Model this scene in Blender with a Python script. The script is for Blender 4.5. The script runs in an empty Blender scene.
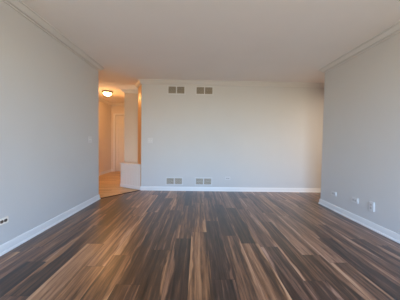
import bpy, bmesh, math, random
from mathutils import Vector, Matrix
random.seed(7)
S = bpy.context.scene
COL = S.collection

# ---------------------------------------------------------------- camera
PITCH, ROLL, YAW, CAM_H = -0.0325, 0.0153, 0.0144, 1.0686
cam_data = bpy.data.cameras.new('camera'); cam = bpy.data.objects.new('camera', cam_data); COL.objects.link(cam)
cam_data.sensor_width = 36; cam_data.lens = 204.5 / 400 * 36; cam_data.clip_start = 0.02
fwd = Vector((math.sin(YAW) * math.cos(PITCH), math.cos(YAW) * math.cos(PITCH), math.sin(PITCH)))
rt0 = Vector((math.cos(YAW), -math.sin(YAW), 0)); up0 = rt0.cross(fwd)
rt = rt0 * math.cos(ROLL) + up0 * math.sin(ROLL); up = up0 * math.cos(ROLL) - rt0 * math.sin(ROLL)
m = Matrix((rt, up, -fwd)).transposed().to_4x4(); m.translation = (0, 0, CAM_H)
cam.matrix_world = m
S.camera = cam

# ---------------------------------------------------------------- light
SKY = 8.6
w = bpy.data.worlds.new('sky'); S.world = w; w.use_nodes = True
wn, wl = w.node_tree.nodes, w.node_tree.links
wn.clear()
wo = wn.new('ShaderNodeOutputWorld'); wb = wn.new('ShaderNodeBackground'); wb.inputs[1].default_value = SKY
tc = wn.new('ShaderNodeTexCoord'); sx = wn.new('ShaderNodeSeparateXYZ'); mr = wn.new('ShaderNodeMapRange')
mr.inputs[1].default_value = -1; mr.inputs[2].default_value = 1
cr = wn.new('ShaderNodeValToRGB')
wl.new(tc.outputs['Generated'], sx.inputs[0]); wl.new(sx.outputs['Z'], mr.inputs[0]); wl.new(mr.outputs[0], cr.inputs[0])
e = cr.color_ramp.elements
e[0].position = 0.0; e[0].color = (.24, .215, .17, 1)
e[1].position = 1.0; e[1].color = (.36, .56, 1.0, 1)
for p, c in ((.42, (.40, .345, .25)), (.475, (.60, .53, .40)), (.495, (.84, .87, .78)), (.53, (.64, .84, 1.06)), (.62, (.40, .67, 1.1))):
    k = e.new(p); k.color = (*c, 1)
wl.new(cr.outputs[0], wb.inputs[0]); wl.new(wb.outputs[0], wo.inputs[0])
WX0, WX1, WZ0, WZ1, REAR = -0.95, 1.75, 0.12, 2.12, -1.30
pd = bpy.data.lights.new('window_portal', 'AREA'); pd.shape = 'RECTANGLE'; pd.size = WX1 - WX0; pd.size_y = WZ1 - WZ0
pd.cycles.is_portal = True
po = bpy.data.objects.new('window_portal', pd); COL.objects.link(po)
po.location = ((WX0 + WX1) / 2, REAR - .07, (WZ0 + WZ1) / 2); po.rotation_euler = (math.pi / 2, 0, 0)   # faces +Y
# warm lamp of the side room round the right-hand corner
dl = bpy.data.lights.new('side_room_lamp', 'AREA'); dl.shape = 'DISK'; dl.size = .3; dl.energy = 25; dl.color = (1, .78, .57)
do = bpy.data.objects.new('side_room_lamp', dl); COL.objects.link(do); do.location = (3.6, 3.0, 2.3)
S.view_settings.view_transform = 'Standard'; S.view_settings.look = 'None'
S.view_settings.exposure = 1.07; S.view_settings.gamma = 1; S.view_settings.use_curve_mapping = False
S.cycles.use_denoising = True
S.cycles.max_bounces = 14; S.cycles.diffuse_bounces = 10; S.cycles.glossy_bounces = 4
S.cycles.sample_clamp_indirect = 6
S.cycles.caustics_reflective = False; S.cycles.caustics_refractive = False

# ---------------------------------------------------------------- materials
def mat(name, col, rough=.5, spec=.5, bump=0, bscale=200, metal=0):
    mt = bpy.data.materials.new(name); mt.use_nodes = True
    n, l = mt.node_tree.nodes, mt.node_tree.links
    b = n['Principled BSDF']; b.inputs['Base Color'].default_value = (*col, 1)
    b.inputs['Roughness'].default_value = rough; b.inputs['Specular IOR Level'].default_value = spec
    b.inputs['Metallic'].default_value = metal
    t = n.new('ShaderNodeTexCoord')
    ns = n.new('ShaderNodeTexNoise'); ns.inputs['Scale'].default_value = bscale; ns.inputs['Detail'].default_value = 3
    l.new(t.outputs['Object'], ns.inputs['Vector'])
    if bump:
        bp = n.new('ShaderNodeBump'); bp.inputs['Strength'].default_value = bump; bp.inputs['Distance'].default_value = .002
        l.new(ns.outputs['Fac'], bp.inputs['Height']); l.new(bp.outputs[0], b.inputs['Normal'])
    # very slight mottling of the paint itself
    n2 = n.new('ShaderNodeTexNoise'); n2.inputs['Scale'].default_value = 2.2; n2.inputs['Detail'].default_value = 4
    l.new(t.outputs['Object'], n2.inputs['Vector'])
    hs = n.new('ShaderNodeHueSaturation'); hs.inputs['Color'].default_value = (*col, 1)
    mm = n.new('ShaderNodeMapRange'); mm.inputs[3].default_value = .975; mm.inputs[4].default_value = 1.025
    l.new(n2.outputs['Fac'], mm.inputs[0]); l.new(mm.outputs[0], hs.inputs['Value']); l.new(hs.outputs[0], b.inputs['Base Color'])
    return mt

M = dict(
    wall=mat('wall_paint', (.60, .60, .595), .55, .35, .12),
    ceil=mat('ceiling_paint', (.85, .825, .81), .8, .2, .25, 120),
    crown=mat('crown_paint', (.68, .675, .66), .5, .4),
    column=mat('column_paint', (.60, .53, .45), .55, .35, .1),
    lamplight=mat('lamplight_orange', (.62, .34, .12), .4, .5),  # warm lamplight on the wall end, put into the colour
    trim=mat('trim_paint', (.76, .76, .75), .35, .5),
    hall=mat('hall_paint', (.72, .66, .59), .55, .35, .1),
    door=mat('door_paint', (.74, .72, .68), .4, .5),
    plate=mat('painted_plate', (.65, .65, .65), .35, .5),
    white=mat('white_plastic', (.8, .79, .75), .3, .5),
    ivory=mat('ivory_plastic', (.84, .80, .72), .4, .4),
    recept=mat('grey_receptacle', (.50, .50, .50), .4, .5),
    brownp=mat('brown_plastic', (.10, .075, .06), .35, .5),
    slot=mat('dark_slot', (.03, .03, .03), .6, .3),
    grille=mat('grille_metal', (.52, .47, .39), .45, .4),
    duct=mat('duct_dark', (.14, .12, .095), .7, .3),
    bronze=mat('bronze_metal', (.10, .06, .035), .4, .5, metal=.8),
    brass=mat('brass_metal', (.6, .42, .2), .3, .5, metal=1),
    strip=mat('reducer_wood', (.02, .012, .008), .45, .5),
)

def node(n, t, **kw):
    o = n.new(t)
    for k, v in kw.items(): setattr(o, k, v)
    return o

def plank_material(name, stops, rough, grain_x, W, sap=True, tint=None, coat=1.0):
    mt = bpy.data.materials.new(name); mt.use_nodes = True
    n, l = mt.node_tree.nodes, mt.node_tree.links
    b = n['Principled BSDF']
    at = node(n, 'ShaderNodeAttribute', attribute_name='plank')       # r tone, g hue, b seed
    uv = node(n, 'ShaderNodeUVMap', uv_map='UVMap')                   # u metres across plank, v metres along
    sp = n.new('ShaderNodeSeparateColor'); l.new(at.outputs['Color'], sp.inputs[0])
    su = n.new('ShaderNodeSeparateXYZ'); l.new(uv.outputs[0], su.inputs[0])
    def math_(op, a, c=None, clamp=False):
        o = node(n, 'ShaderNodeMath', operation=op, use_clamp=clamp)
        for i, v in enumerate((a, c)):
            if v is None: continue
            if isinstance(v, (int, float)): o.inputs[i].default_value = v
            else: l.new(v, o.inputs[i])
        return o.outputs[0]
    def noise(xs, ys, detail, dist=0, rough_=.55):
        cb = n.new('ShaderNodeCombineXYZ')
        l.new(math_('MULTIPLY', su.outputs[0], xs), cb.inputs[0]); l.new(math_('MULTIPLY', su.outputs[1], ys), cb.inputs[1])
        l.new(math_('MULTIPLY', sp.outputs[2], 57.0), cb.inputs[2])
        t = n.new('ShaderNodeTexNoise'); t.inputs['Scale'].default_value = 1; t.inputs['Detail'].default_value = detail
        t.inputs['Distortion'].default_value = dist; t.inputs['Roughness'].default_value = rough_
        l.new(cb.outputs[0], t.inputs['Vector']); return t.outputs['Fac']
    broad = noise(21, .75, 2, .45)
    fine = noise(grain_x, 3.0, 5, .3, .65)
    edge = noise(2, 1.1, 3, .2)
    tone = math_('ADD', sp.outputs[0], math_('MULTIPLY', math_('SUBTRACT', broad, .5), 1.2))
    tone = math_('ADD', tone, math_('MULTIPLY', math_('SUBTRACT', fine, .5), 1.05))
    if sap:
        # pale sapwood wandering along one edge of the plank
        lim = math_('MULTIPLY', math_('SUBTRACT', edge, .36), .20)
        s = math_('MULTIPLY', math_('SUBTRACT', lim, su.outputs[0]), 70, True)
        tone = math_('ADD', tone, math_('MULTIPLY', s, .38))
    cr_ = n.new('ShaderNodeValToRGB'); l.new(tone, cr_.inputs[0])
    el = cr_.color_ramp.elements
    el[0].position, el[0].color = stops[0][0], (*stops[0][1], 1); el[1].position, el[1].color = stops[-1][0], (*stops[-1][1], 1)
    for p, c in stops[1:-1]: k = el.new(p); k.color = (*c, 1)
    mx = node(n, 'ShaderNodeMix', data_type='RGBA', blend_type='MULTIPLY'); mx.inputs[0].default_value = 1
    hr = n.new('ShaderNodeValToRGB'); l.new(sp.outputs[1], hr.inputs[0])
    h0, h1 = tint or ((1.0, .94, 1.08), (1.16, .98, .76))
    hr.color_ramp.elements[0].color = (*h0, 1); hr.color_ramp.elements[1].color = (*h1, 1)
    l.new(cr_.outputs[0], mx.inputs[6]); l.new(hr.outputs[0], mx.inputs[7])
    # bevelled joint along the long edges
    d = math_('MINIMUM', su.outputs[0], math_('SUBTRACT', W, su.outputs[0]))
    g = math_('MULTIPLY', d, 1 / .0028, True)
    gm = n.new('ShaderNodeMapRange'); l.new(g, gm.inputs[0]); gm.inputs[3].default_value = .25
    mg = node(n, 'ShaderNodeMix', data_type='RGBA', blend_type='MULTIPLY'); mg.inputs[0].default_value = 1
    l.new(mx.outputs[2], mg.inputs[6]); l.new(gm.outputs[0], mg.inputs[7])
    l.new(mg.outputs[2], b.inputs['Base Color'])
    rr = n.new('ShaderNodeMapRange'); l.new(fine, rr.inputs[0]); rr.inputs[3].default_value = rough + .06; rr.inputs[4].default_value = rough - .06
    l.new(rr.outputs[0], b.inputs['Roughness'])
    b.inputs['Specular IOR Level'].default_value = .12
    b.inputs['Coat Weight'].default_value = coat; b.inputs['Coat Roughness'].default_value = .34; b.inputs['Coat IOR'].default_value = 1.5
    bp = n.new('ShaderNodeBump'); bp.inputs['Strength'].default_value = .12; bp.inputs['Distance'].default_value = .001
    l.new(math_('ADD', fine, math_('MULTIPLY', g, 1.5)), bp.inputs['Height']); l.new(bp.outputs[0], b.inputs['Normal'])
    return mt

M['plank'] = plank_material('vinyl_planks', [(0, (.010, .006, .0045)), (.34, (.062, .033, .020)), (.6, (.21, .112, .062)), (.8, (.34, .20, .115)), (1, (.46, .30, .19))], .45, 60, .181)
M['oak'] = plank_material('hall_oak', [(0, (.40, .25, .11)), (.5, (.62, .42, .21)), (1, (.76, .56, .32))], .3, 60, .083, False, ((.95, 1, 1.05), (1.05, 1, .93)), 0)

# ---------------------------------------------------------------- mesh helpers
def link(name, bm, m_, parent=None, smooth=False, **props):
    me = bpy.data.meshes.new(name); bmesh.ops.recalc_face_normals(bm, faces=bm.faces[:])
    bm.to_mesh(me); bm.free(); me.materials.append(m_)
    if smooth:
        for p in me.polygons: p.use_smooth = True
        me.set_sharp_from_angle(angle=math.radians(38))
    o = bpy.data.objects.new(name, me); COL.objects.link(o)
    if parent: o.parent = parent
    for k, v in props.items(): o[k] = v
    return o

def struct(name, bm, m_, parent=None, smooth=False):
    o = link(name, bm, m_, parent, smooth)
    if parent is None: o['kind'] = 'structure'
    return o

def box(bm, a, b, bevel=0, seg=2):
    r = bmesh.ops.create_cube(bm, size=1)
    vs = r['verts']
    for v in vs: v.co = Vector([a[i] + (v.co[i] + .5) * (b[i] - a[i]) for i in range(3)])
    if bevel:
        ed = list({e_ for v in vs for e_ in v.link_edges})
        bmesh.ops.bevel(bm, geom=ed, offset=bevel, segments=seg, affect='EDGES', profile=.5)
    return bm

def prism(bm, pts, z0, z1):
    lo = [bm.verts.new((x, y, z0)) for x, y in pts]; hi = [bm.verts.new((x, y, z1)) for x, y in pts]
    n_ = len(pts)
    bm.faces.new(lo[::-1]); bm.faces.new(hi)
    for i in range(n_): bm.faces.new((lo[i], lo[(i + 1) % n_], hi[(i + 1) % n_], hi[i]))
    return bm

def lathe(bm, prof, seg=40):
    rings = []
    for r, z in prof:
        if r < 1e-6: rings.append([bm.verts.new((0, 0, z))])
        else: rings.append([bm.verts.new((r * math.cos(2 * math.pi * i / seg), r * math.sin(2 * math.pi * i / seg), z)) for i in range(seg)])
    for a, b in zip(rings, rings[1:]):
        for i in range(seg):
            j = (i + 1) % seg
            f = [a[i % len(a)], a[j % len(a)], b[j % len(b)], b[i % len(b)]]
            f = [v for k, v in enumerate(f) if v not in f[:k]]
            if len(f) > 2: bm.faces.new(f)
    return bm

def sweep(path, prof):
    """path: xy points with the room on the RIGHT-hand side of travel; prof: closed (out from wall, z) outline; mitred corners"""
    bm = bmesh.new(); P = [Vector(p) for p in path]; rings = []
    for i, p in enumerate(P):
        ns = []
        for a, b in ((i - 1, i), (i, i + 1)):
            if a >= 0 and b < len(P):
                d = (P[b] - P[a]).normalized(); ns.append(Vector((d.y, -d.x)))
        nn = ns[0] if len(ns) == 1 else (ns[0] + ns[1]) / (1 + ns[0].dot(ns[1]))
        rings.append([bm.verts.new((p.x + nn.x * o_, p.y + nn.y * o_, z)) for o_, z in prof])
    k = len(prof)
    for a, b in zip(rings, rings[1:]):
        for i in range(k): bm.faces.new((a[i], a[(i + 1) % k], b[(i + 1) % k], b[i]))
    bm.faces.new(rings[0]); bm.faces.new(rings[-1][::-1])
    return bm

H = 2.44
L, R, D = -1.822, 2.267, 4.572          # left wall, right wall, back wall
YL, YR, T = 3.81, 3.673, .12            # where the side walls end, wall thickness
CR = [(0, H), (.075, H), (.075, H - .010), (.066, H - .014), (.060, H - .024), (.046, H - .038), (.034, H - .052), (.026, H - .064),
      (.014, H - .068), (.014, H - .078), (.006, H - .084), (0, H - .084)]
BB = [(0, 0), (.026, 0), (.026, .008), (.022, .017), (.014, .022), (.014, .066), (.011, .074), (.011, .080), (.005, .090), (0, .090)]

# ---------------------------------------------------------------- floors
def plank_floor(name, material, x0, x1, y0, y1, W, Ln, g0, across='X', cuts=(), joints=None, tones=None, clip=None):
    bm = bmesh.new(); ul = bm.loops.layers.uv.new('UVMap'); cl = bm.loops.layers.float_color.new('plank')
    k0, k1 = math.floor((x0 - g0) / W), math.ceil((x1 - g0) / W)
    for k in range(k0, k1):
        a, b = g0 + k * W, g0 + (k + 1) * W
        off = (joints or {}).get(k, random.random() * Ln)
        j = math.floor((y0 - off) / Ln)
        while off + j * Ln < y1:
            c, d = off + j * Ln, off + (j + 1) * Ln
            tone = (tones or {}).get((k, j), random.choice((.18, .28, .38, .46, .54, .62)) + random.uniform(-.05, .05) - (.06 if k < -7 else 0) + (.07 if k > 2 else 0))
            hue = min(1, max(0, random.random() * .8 + .1 - (.3 if k > 2 else 0) + (.4 if k < 0 else 0)))
            seed = random.random(); vo = random.random() * 9; flip = random.random() < .5
            aa, bb, cc, dd = max(a, x0), min(b, x1), max(c, y0), min(d, y1)
            g = .0012
            cc_, dd_ = cc + g, dd - g
            q = [(aa, cc_), (bb, cc_), (bb, dd_), (aa, dd_)]
            if across == 'Y': q2 = [(y, x) for x, y in q]
            else: q2 = q
            f = bm.faces.new([bm.verts.new((*p, 0)) for p in q2])
            for lp, p in zip(f.loops, q):
                u = p[0] - a
                lp[ul].uv = ((W - u) if flip else u, p[1] - c + vo); lp[cl] = (tone, hue, seed, 1)
            # the joint between two boards end to end
            q = [(aa, dd_), (bb, dd_), (bb, dd + g), (aa, dd + g)]
            if across == 'Y': q2 = [(y, x) for x, y in q]
            else: q2 = q
            f = bm.faces.new([bm.verts.new((*p, 0)) for p in q2])
            for lp in f.loops: lp[ul].uv = (W / 2, 0); lp[cl] = (-1, .5, 0, 1)
            j += 1
    for co, no in clip or ():
        bmesh.ops.bisect_plane(bm, geom=bm.verts[:] + bm.edges[:] + bm.faces[:], plane_co=co, plane_no=no, clear_outer=True)
    for f in bm.faces:
        if f.normal.z < 0: f.normal_flip()
    me = bpy.data.meshes.new(name); bm.to_mesh(me); bm.free(); me.materials.append(material)
    o = bpy.data.objects.new(name, me); COL.objects.link(o); o['kind'] = 'structure'
    return o

SA, SB = Vector((-1.812, 3.845, 0)), Vector((-1.243, 4.580, 0))      # seam between the two floors
sd = (SB - SA).normalized(); sn = Vector((-sd.y, sd.x, 0))
joints = {0: 1.573, -4: 1.51, -5: 1.91, 4: 1.563, 3: 2.09, 5: 1.94, 1: 1.13, 2: .95, -1: 1.22, -2: 1.05, -3: .80}
tones = {(-1, 0): .56, (-1, -1): .56, (-2, 0): .20, (-2, 1): .3, (-3, 0): .25, (-3, 1): .32, (0, -1): .24, (0, 0): .22, (0, 1): .42, (0, -2): .3, (1, 0): .50,
         (2, 0): .52, (3, -1): .30, (3, 0): .5, (4, -1): .34, (4, 0): .36, (5, -1): .28, (5, 0): .5, (-4, -1): .3, (-4, 0): .24, (-5, -1): .36, (-5, 0): .42, (-4, 1): .34, (-5, 1): .3,
         (6, 0): .45, (7, 0): .2}
plank_floor('floor', M['plank'], L - .1, 5.3, REAR - .1, D + .05, .181, 1.21, .13, joints=joints, tones=tones, clip=[(SA, sn)])
plank_floor('floor_hall', M['oak'], 3.6, 7.5, -3.2, .6, .083, .9, 0, across='Y', clip=[(SA, -sn)])
# keep the hall floor out of the living room: the back wall covers the rest of the boundary

def quadbox(name, pts, z0, z1, m_, **k):
    bm = bmesh.new(); prism(bm, pts, z0, z1); return struct(name, bm, m_, **k)

bm = bmesh.new()
c1 = SA - sd * .03; c2 = SB + sd * .012
for s_ in (0,):
    pf = [(-.022, 0), (-.018, .006), (-.008, .009), (.008, .009), (.018, .006), (.022, 0)]
    ra = [bm.verts.new((c1.x + sn.x * o_, c1.y + sn.y * o_, z)) for o_, z in pf]; rb = [bm.verts.new((c2.x + sn.x * o_, c2.y + sn.y * o_, z)) for o_, z in pf]
    for i in range(6): bm.faces.new((ra[i], ra[(i + 1) % 6], rb[(i + 1) % 6], rb[i]))
    bm.faces.new(ra); bm.faces.new(rb[::-1])
struct('trim_threshold', bm, M['strip'])

bm = bmesh.new(); box(bm, (-3.4, REAR - .2, H), (5.4, 7.7, H + .1)); struct('ceiling', bm, M['ceil'])

# ---------------------------------------------------------------- walls
quadbox('wall_left', [(L, REAR), (L, YL), (L - T, YL), (L - T, REAR)], 0, H, M['wall'])
quadbox('wall_right', [(R, REAR), (R + T, REAR), (R + T, YR), (R, YR)], 0, H, M['wall'])
quadbox('wall_back', [(-1.243, D), (5.3, D), (5.3, D + T), (-1.17, D + T), (-1.31, 4.99), (-1.42, 4.94)], 0, H, M['wall'])
# rear wall with the window opening, behind the camera
bm = bmesh.new()
box(bm, (L - T, REAR - T, 0), (WX0, REAR, H)); box(bm, (WX1, REAR - T, 0), (5.4, REAR, H))
box(bm, (WX0, REAR - T, 0), (WX1, REAR, WZ0)); box(bm, (WX0, REAR - T, WZ1), (WX1, REAR, H))
struct('wall_rear', bm, M['wall'])
bm = bmesh.new(); f_ = .05; yw0, yw1 = REAR - .09, REAR - .03
for a, b in (((WX0, WZ0), (WX1, WZ0 + f_)), ((WX0, WZ1 - f_), (WX1, WZ1)), ((WX0, WZ0 + f_), (WX0 + f_, WZ1 - f_)), ((WX1 - f_, WZ0 + f_), (WX1, WZ1 - f_)),
             (((WX0 + WX1) / 2 - .025, WZ0 + f_), ((WX0 + WX1) / 2 + .025, WZ1 - f_))):
    box(bm, (a[0], yw0, a[1]), (b[0], yw1, b[1]))
struct('window_1', bm, M['trim'])
quadbox('wall_side_room', [(5.2, REAR), (5.3, REAR), (5.3, D), (5.2, D)], 0, H, M['wall'])
# entry hall
HX, HY, PX, PY = -3.10, 7.42, -1.935, 5.46
quadbox('wall_hall_near', [(HX - .1, 3.57), (L - T, 3.57), (L - T, 3.69), (HX - .1, 3.69)], 0, H, M['hall'])
quadbox('wall_hall_left', [(HX, 3.69), (HX, HY + .1), (HX - .1, HY + .1), (HX - .1, 3.69)], 0, H, M['hall'])
DX0, DX1, DH = -2.955, -2.14, 2.03
bm = bmesh.new()
box(bm, (HX, HY, 0), (DX0, HY + .1, H)); box(bm, (DX1, HY, 0), (PX, HY + .1, H)); box(bm, (DX0, HY, DH), (DX1, HY + .1, H))
box(bm, (DX0, HY + .08, -.01), (DX1, HY + .1, DH))
struct('wall_hall_far', bm, M['hall'])
quadbox('wall_hall_right', [(PX, PY), (.6, PY), (.6, PY + .1), (PX + .1, PY + .1), (PX + .1, HY + .1), (PX, HY + .1)], 0, H, M['column'])
quadbox('wall_lamplight_strip', [(-1.2445, D + .0015), (-1.4215, 4.9415), (-1.4260, 4.9390), (-1.2490, D - .0010)], .0, H - .085, M['lamplight'])  # thin board added over the wall end; its orange stands in for lamplight
quadbox('wall_hall_end', [(.5, D + T), (.6, D + T), (.6, PY), (.5, PY)], 0, H, M['hall'])

# door at the far end of the hall: six-panel leaf, casing, knob
bm = bmesh.new(); y0 = HY + .03
dw = DX1 - DX0
cols = [(DX0 + .11, DX0 + dw / 2 - .05), (DX0 + dw / 2 + .05, DX1 - .11)]
rows = [(.24, .86), (1.0, 1.56), (1.70, 1.90)]
xs = [DX0 + .004, cols[0][0], cols[0][1], cols[1][0], cols[1][1], DX1 - .004]
zs = [.008] + [z for r in rows for z in r] + [DH - .004]
for i in range(5):
    for j in range(len(zs) - 1):
        pan = i in (1, 3) and j in (1, 3, 5)
        if not pan: box(bm, (xs[i], y0, zs[j]), (xs[i + 1], y0 + .04, zs[j + 1]))
        else:
            box(bm, (xs[i], y0 + .014, zs[j]), (xs[i + 1], y0 + .03, zs[j + 1]))
            box(bm, (xs[i] + .03, y0 + .004, zs[j] + .03), (xs[i + 1] - .03, y0 + .02, zs[j + 1] - .03), .006, 1)
door = struct('door_1', bm, M['door'])
bm = bmesh.new()
for a, b in (((DX0 - .065, 0), (DX0, DH + .065)), ((DX1, 0), (DX1 + .065, DH + .065)), ((DX0, DH), (DX1, DH + .065))):
    box(bm, (a[0], HY - .016, a[1]), (b[0], HY + .001, b[1]), .004, 1)
struct('door_casing', bm, M['trim'], door)
bm = bmesh.new(); lathe(bm, [(0, 0), (.032, 0), (.032, .006), (.012, .010), (.012, .035), (.024, .045), (.028, .058), (.022, .070), (0, .074)], 24)
bmesh.ops.rotate(bm, verts=bm.verts, matrix=Matrix.Rotation(math.pi / 2, 3, 'X')); bmesh.ops.translate(bm, verts=bm.verts, vec=(DX1 - .07, y0, .95))
struct('door_knob', bm, M['brass'], door, True)

# low wall beside the hall: grooved boards, base strip and capping
A, B = Vector((-1.250, 4.594)), Vector((-1.835, 4.925))
u = (B - A).normalized(); nf = Vector((-u.y, u.x))
if nf.y > 0: nf = -nf                                # towards the living room
Lh = (B - A).length; HH = .545
bm = bmesh.new()
pts = []; nb = 13; pw = Lh / nb
for i in range(nb):
    x = i * pw
    pts += [(x, -.006), (x + .004, 0), (x + pw - .004, 0), (x + pw, -.006)]
front = [A + u * x + nf * o_ for x, o_ in pts]
back = [B - nf * .12, A - nf * .12 + u * .02]
clean = []
for p in front + back:
    if not clean or (p - clean[-1]).length > 1e-5: clean.append(p)
prism(bm, [(p.x, p.y) for p in clean], 0, HH)
low = struct('wall_low', bm, M['door'])
bm = bmesh.new()
q = [A + nf * .012 + u * .012, B + nf * .012, B, A + u * .004]
prism(bm, [(p.x, p.y) for p in q], 0, .07); struct('base_strip', bm, M['trim'], low)
bm = bmesh.new()
q = [A + nf * .018 + u * .018, B + nf * .018 + u * .018, B - nf * .14 + u * .018, A - nf * .14 + u * .04]
prism(bm, [(p.x, p.y) for p in q], HH, HH + .028)
bmesh.ops.bevel(bm, geom=bm.edges[:], offset=.005, segments=2, affect='EDGES')
struct('cap_board', bm, M['trim'], low)

# ---------------------------------------------------------------- crown moulding and baseboards (room on the right of travel)
struct('trim_crown_left', sweep([(L, REAR), (L, YL), (L - T, YL), (L - T, 3.69), (HX, 3.69), (HX, HY), (PX, HY), (PX, PY), (.5, PY)], CR), M['crown'], smooth=True)
struct('trim_crown_back', sweep([(-1.31, 4.99), (-1.42, 4.94), (-1.243, D), (5.2, D)], CR), M['crown'], smooth=True)
struct('trim_crown_right', sweep([(R + T, REAR), (R + T, YR), (R, YR), (R, REAR)], CR), M['crown'], smooth=True)
struct('baseboard_left', sweep([(L, REAR), (L, YL), (L - T, YL), (L - T, 3.69), (HX, 3.69), (HX, HY), (DX0 - .066, HY)], BB), M['trim'], smooth=True)
struct('baseboard_back', sweep([(-1.243, D + .015), (-1.243, D), (5.2, D)], BB), M['trim'], smooth=True)
struct('baseboard_right', sweep([(R + T, REAR), (R + T, YR), (R, YR), (R, REAR)], BB), M['trim'], smooth=True)
struct('baseboard_hall', sweep([(DX1 + .066, HY), (PX, HY), (PX, PY), (.5, PY)], BB), M['trim'], smooth=True)

# ---------------------------------------------------------------- small fittings. Local frame: x across, z up, wall plane y = 0, room at -y
def empty(name, loc, rz, label, cat, group=None):
    o = bpy.data.objects.new(name, None); COL.objects.link(o); o.location = loc; o.rotation_euler = (0, 0, rz); o.empty_display_size = .1
    o['label'] = label; o['category'] = cat
    if group: o['group'] = group
    return o

def copy_tree(o, loc, label, parent=None):
    c = o.copy(); COL.objects.link(c)
    if parent: c.parent = parent
    else: c.location = loc; c['label'] = label
    for ch in [x for x in COL.objects if x.parent == o]: copy_tree(ch, None, None, c)
    return c

def make_vent(loc, label, group, w_, h_, upper):
    t = empty('wall_vent', loc, 0, label, 'vent', group)
    bw, mull = .024, .022
    bm = bmesh.new()
    W2, H2 = w_ / 2 + bw, h_ / 2 + bw
    for a, b in (((-W2, -H2), (W2, -h_ / 2)), ((-W2, h_ / 2), (W2, H2)), ((-W2, -h_ / 2), (-w_ / 2, h_ / 2)), ((w_ / 2, -h_ / 2), (W2, h_ / 2)),
                 ((-mull / 2, -h_ / 2), (mull / 2, h_ / 2))):
        box(bm, (a[0], -.011, a[1]), (b[0], 0, b[1]))
    link('frame', bm, M['plate'], t)
    bm = bmesh.new(); box(bm, (-w_ / 2, -.0012, -h_ / 2), (w_ / 2, -.0002, h_ / 2)); link('duct_opening', bm, M['duct'], t, label='dark duct behind the slats')
    for sx_ in (-1, 1):
        x0_, x1_ = (-w_ / 2, -mull / 2) if sx_ < 0 else (mull / 2, w_ / 2)
        bm = bmesh.new()
        if upper:
            n_ = 10
            for i in range(n_):
                z = -h_ / 2 + (i + .5) * h_ / n_
                vs = [(-.009, z - .0045), (-.008, z - .0055), (-.0018, z + .003), (-.0028, z + .004)]
                a = [bm.verts.new((x0_, y, zz)) for y, zz in vs]; b = [bm.verts.new((x1_, y, zz)) for y, zz in vs]
                for q_ in range(4): bm.faces.new((a[q_], a[(q_ + 1) % 4], b[(q_ + 1) % 4], b[q_]))
                bm.faces.new(a); bm.faces.new(b[::-1])
        else:
            n_ = 13
            for i in range(n_):
                x = x0_ + (i + .5) * (x1_ - x0_) / n_
                box(bm, (x - .0042, -.009, -h_ / 2), (x + .0042, -.002, h_ / 2))
            box(bm, (x0_, -.0095, -.003), (x1_, -.0055, .003))
        link('louvre_panel', bm, M['grille'], t)
    bm = bmesh.new()
    for sx_ in (-1, 1):
        for k in range(1):
            c = bmesh.ops.create_uvsphere(bm, u_segments=10, v_segments=6, radius=.004)
            for v in c['verts']: v.co = Vector((v.co.x + sx_ * (w_ / 2 + bw / 2), v.co.y * .5 - .011, v.co.z))
        link('screw', bm, M['grille'], t); bm = bmesh.new()
    bm.free()
    return t

v1 = make_vent((-.475, D, 2.238), 'upper return air grille nearer the hall opening, just under the crown moulding', 'return grilles high on the back wall', .352, .150, True)
copy_tree(v1, (.146, D, 2.236), 'upper return air grille further from the hall opening, just under the crown moulding')
v2 = make_vent((-.500, D, .214), 'lower louvred vent nearer the hall opening, just above the baseboard', 'supply vents low on the back wall', .345, .132, False)
copy_tree(v2, (.156, D, .215), 'lower louvred vent further from the hall opening, just above the baseboard')

def receptacle(bm, cx, cz, r=.017):
    """a duplex face with two blades and a ground hole is built by its caller"""
    seg = 20; a = []; b = []
    for i in range(seg):
        t_ = 2 * math.pi * i / seg; x = max(-.0135, min(.0135, r * math.cos(t_)))
        a.append(bm.verts.new((cx + x, -.0005, cz + r * math.sin(t_)))); b.append(bm.verts.new((cx + x, -.003, cz + r * math.sin(t_))))
    for i in range(seg): bm.faces.new((a[i], a[(i + 1) % seg], b[(i + 1) % seg], b[i]))
    bm.faces.new(b); bm.faces.new(a[::-1])

def make_outlet(loc, rz, label, horizontal, group=None, pm='plate', rm='recept', w_=.072, h_=.116, t_=.011):
    o = empty('wall_outlet', loc, rz, label, 'outlet', group)
    rot = Matrix.Rotation(math.pi / 2, 3, 'Y') if horizontal else None
    bm = bmesh.new(); box(bm, (-w_ / 2, -t_, -h_ / 2), (w_ / 2, 0, h_ / 2))
    ed = [e_ for e_ in bm.edges if min(v.co.y for v in e_.verts) < -t_ + 1e-5]
    bmesh.ops.bevel(bm, geom=ed, offset=.004, segments=3, affect='EDGES')
    if rot: bmesh.ops.rotate(bm, verts=bm.verts, matrix=rot)
    link('cover_plate', bm, M[pm], o, True)
    for s in (-1, 1):
        bm = bmesh.new(); receptacle(bm, 0, s * .0195, .0168)
        bmesh.ops.translate(bm, verts=bm.verts, vec=(0, -t_ + .0004, 0))
        if rot: bmesh.ops.rotate(bm, verts=bm.verts, matrix=rot)
        rc = link('receptacle', bm, M[rm], o)
        bm = bmesh.new(); y_ = -t_ - .0026
        for x_ in (-.0065, .0065): box(bm, (x_ - .001, y_ - .0004, s * .0195 - .002), (x_ + .001, y_ + .0004, s * .0195 + .007))
        box(bm, (-.002, y_ - .0004, s * .0195 - .011), (.002, y_ + .0004, s * .0195 - .007))
        if rot: bmesh.ops.rotate(bm, verts=bm.verts, matrix=rot)
        link('slots', bm, M['slot'], rc)
    bm = bmesh.new(); c = bmesh.ops.create_uvsphere(bm, u_segments=10, v_segments=6, radius=.003)
    bmesh.ops.translate(bm, verts=bm.verts, vec=(0, -t_, 0)); link('screw', bm, M[pm], o)
    return o

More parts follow.
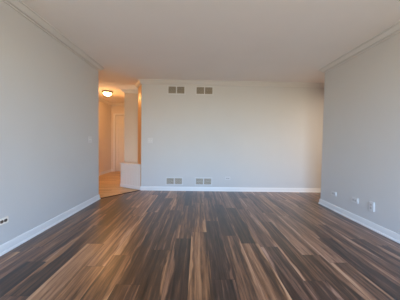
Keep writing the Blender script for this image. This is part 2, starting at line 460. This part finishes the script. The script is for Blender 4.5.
RW = -math.pi / 2       # on the right wall, facing -X
o1 = make_outlet((R, 3.31, .276), RW, 'sideways grey-painted outlet on the right wall, nearest the wall end', True, 'outlets low on the right wall', t_=.013)
copy_tree(o1, (R, 2.860, .292), 'sideways grey-painted outlet on the right wall, between the other sideways one and the upright one')
make_outlet((-0 + .700, D, .290), 0, 'sideways grey-painted outlet on the back wall right of the lower vents', True, t_=.010)
make_outlet((L, 1.935, .306), math.pi / 2, 'sideways white outlet with brown receptacles low on the left wall', True, pm='ivory', rm='brownp', t_=.005, w_=.062, h_=.108)

def make_plate2(name, loc, rz, label, cat, toggles, t_=.012, w_=.116, h_=.116):
    o = empty(name, loc, rz, label, cat)
    bm = bmesh.new(); box(bm, (-w_ / 2, -t_, -h_ / 2), (w_ / 2, 0, h_ / 2))
    ed = [e_ for e_ in bm.edges if min(v.co.y for v in e_.verts) < -t_ + 1e-5]
    bmesh.ops.bevel(bm, geom=ed, offset=.004, segments=3, affect='EDGES'); link('cover_plate', bm, M['plate'], o, True)
    for s in (-1, 1):
        if toggles:
            bm = bmesh.new(); box(bm, (s * .023 - .005, -t_ - .001, -.012), (s * .023 + .005, -t_ + .001, .012), .0006, 1)
            tg = link('switch_slot', bm, M['plate'], o)
            bm = bmesh.new(); box(bm, (s * .023 - .0035, -.011, -.006), (s * .023 + .0035, 0, .006), .0015, 2)
            bmesh.ops.rotate(bm, verts=bm.verts, cent=(s * .023, 0, 0), matrix=Matrix.Rotation(math.radians(25 * s), 3, 'X'))
            bmesh.ops.translate(bm, verts=bm.verts, vec=(0, -t_, 0)); link('toggle', bm, M['white'], tg)
        else:
            for q_ in (-1, 1):
                bm = bmesh.new(); receptacle(bm, s * .023, q_ * .0195, .0168); bmesh.ops.translate(bm, verts=bm.verts, vec=(0, -t_ + .0004, 0))
                rc = link('receptacle', bm, M['plate'], o)
                bm = bmesh.new(); y_ = -t_ - .0026
                for x_ in (-.0065, .0065): box(bm, (s * .023 + x_ - .001, y_ - .0004, q_ * .0195 - .002), (s * .023 + x_ + .001, y_ + .0004, q_ * .0195 + .007))
                link('slots', bm, M['slot'], rc)
    bm = bmesh.new()
    for s in (-1, 1):
        for q_ in ((-1, 1) if toggles else (0,)):
            c = bmesh.ops.create_uvsphere(bm, u_segments=10, v_segments=6, radius=.0028)
            for v in c['verts']: v.co += Vector((s * .023, -t_, q_ * .03))
            link('screw', bm, M['plate'], o); bm = bmesh.new()
    bm.free()
    return o

make_outlet((R, 2.580, .290), RW, 'upright grey-painted outlet on the right wall, the only upright one', False, 'outlets low on the right wall', w_=.078, h_=.122, t_=.013)
make_plate2('light_switch', (L, 3.507, 1.105), math.pi / 2, 'double switch plate on the left wall beside the hall opening', 'light switch', True, t_=.006)
make_plate2('light_switch', (-1.045, D, 1.115), 0, 'double switch plate on the back wall just right of the hall opening', 'light switch', True, t_=.006)

# ---------------------------------------------------------------- hall ceiling light
t = empty('ceiling_light', (-2.47, 5.66, H), 0, 'lit flush-mount dome light with a bronze rim on the hall ceiling', 'ceiling light')
bm = bmesh.new(); lathe(bm, [(0, 0), (.110, 0), (.122, -.006), (.127, -.018), (.127, -.044), (.122, -.048), (.118, -.040), (0, -.030)]); link('bronze_rim', bm, M['bronze'], t, True)
gm_ = bpy.data.materials.new('lit_glass'); gm_.use_nodes = True; gb = gm_.node_tree.nodes['Principled BSDF']
gb.inputs['Base Color'].default_value = (.9, .85, .75, 1); gb.inputs['Roughness'].default_value = .3
LAMP = 76
lw = gm_.node_tree.nodes.new('ShaderNodeLayerWeight'); lw.inputs[0].default_value = .35
rp = gm_.node_tree.nodes.new('ShaderNodeValToRGB'); rp.color_ramp.elements[0].color = (1, .50, .17, 1); rp.color_ramp.elements[1].color = (1, .40, .11, 1)
gm_.node_tree.links.new(lw.outputs['Facing'], rp.inputs[0]); gm_.node_tree.links.new(rp.outputs[0], gb.inputs['Emission Color'])
gb.inputs['Emission Strength'].default_value = LAMP
bm = bmesh.new(); lathe(bm, [(.098, -.032), (.099, -.050), (.092, -.072), (.075, -.091), (.050, -.104), (.024, -.110), (0, -.111)]); link('glass_dome', bm, gm_, t, True)
bm = bmesh.new(); lathe(bm, [(0, -.109), (.008, -.110), (.009, -.115), (.005, -.119), (.006, -.124), (0, -.128)], 16); link('finial', bm, M['bronze'], t, True)
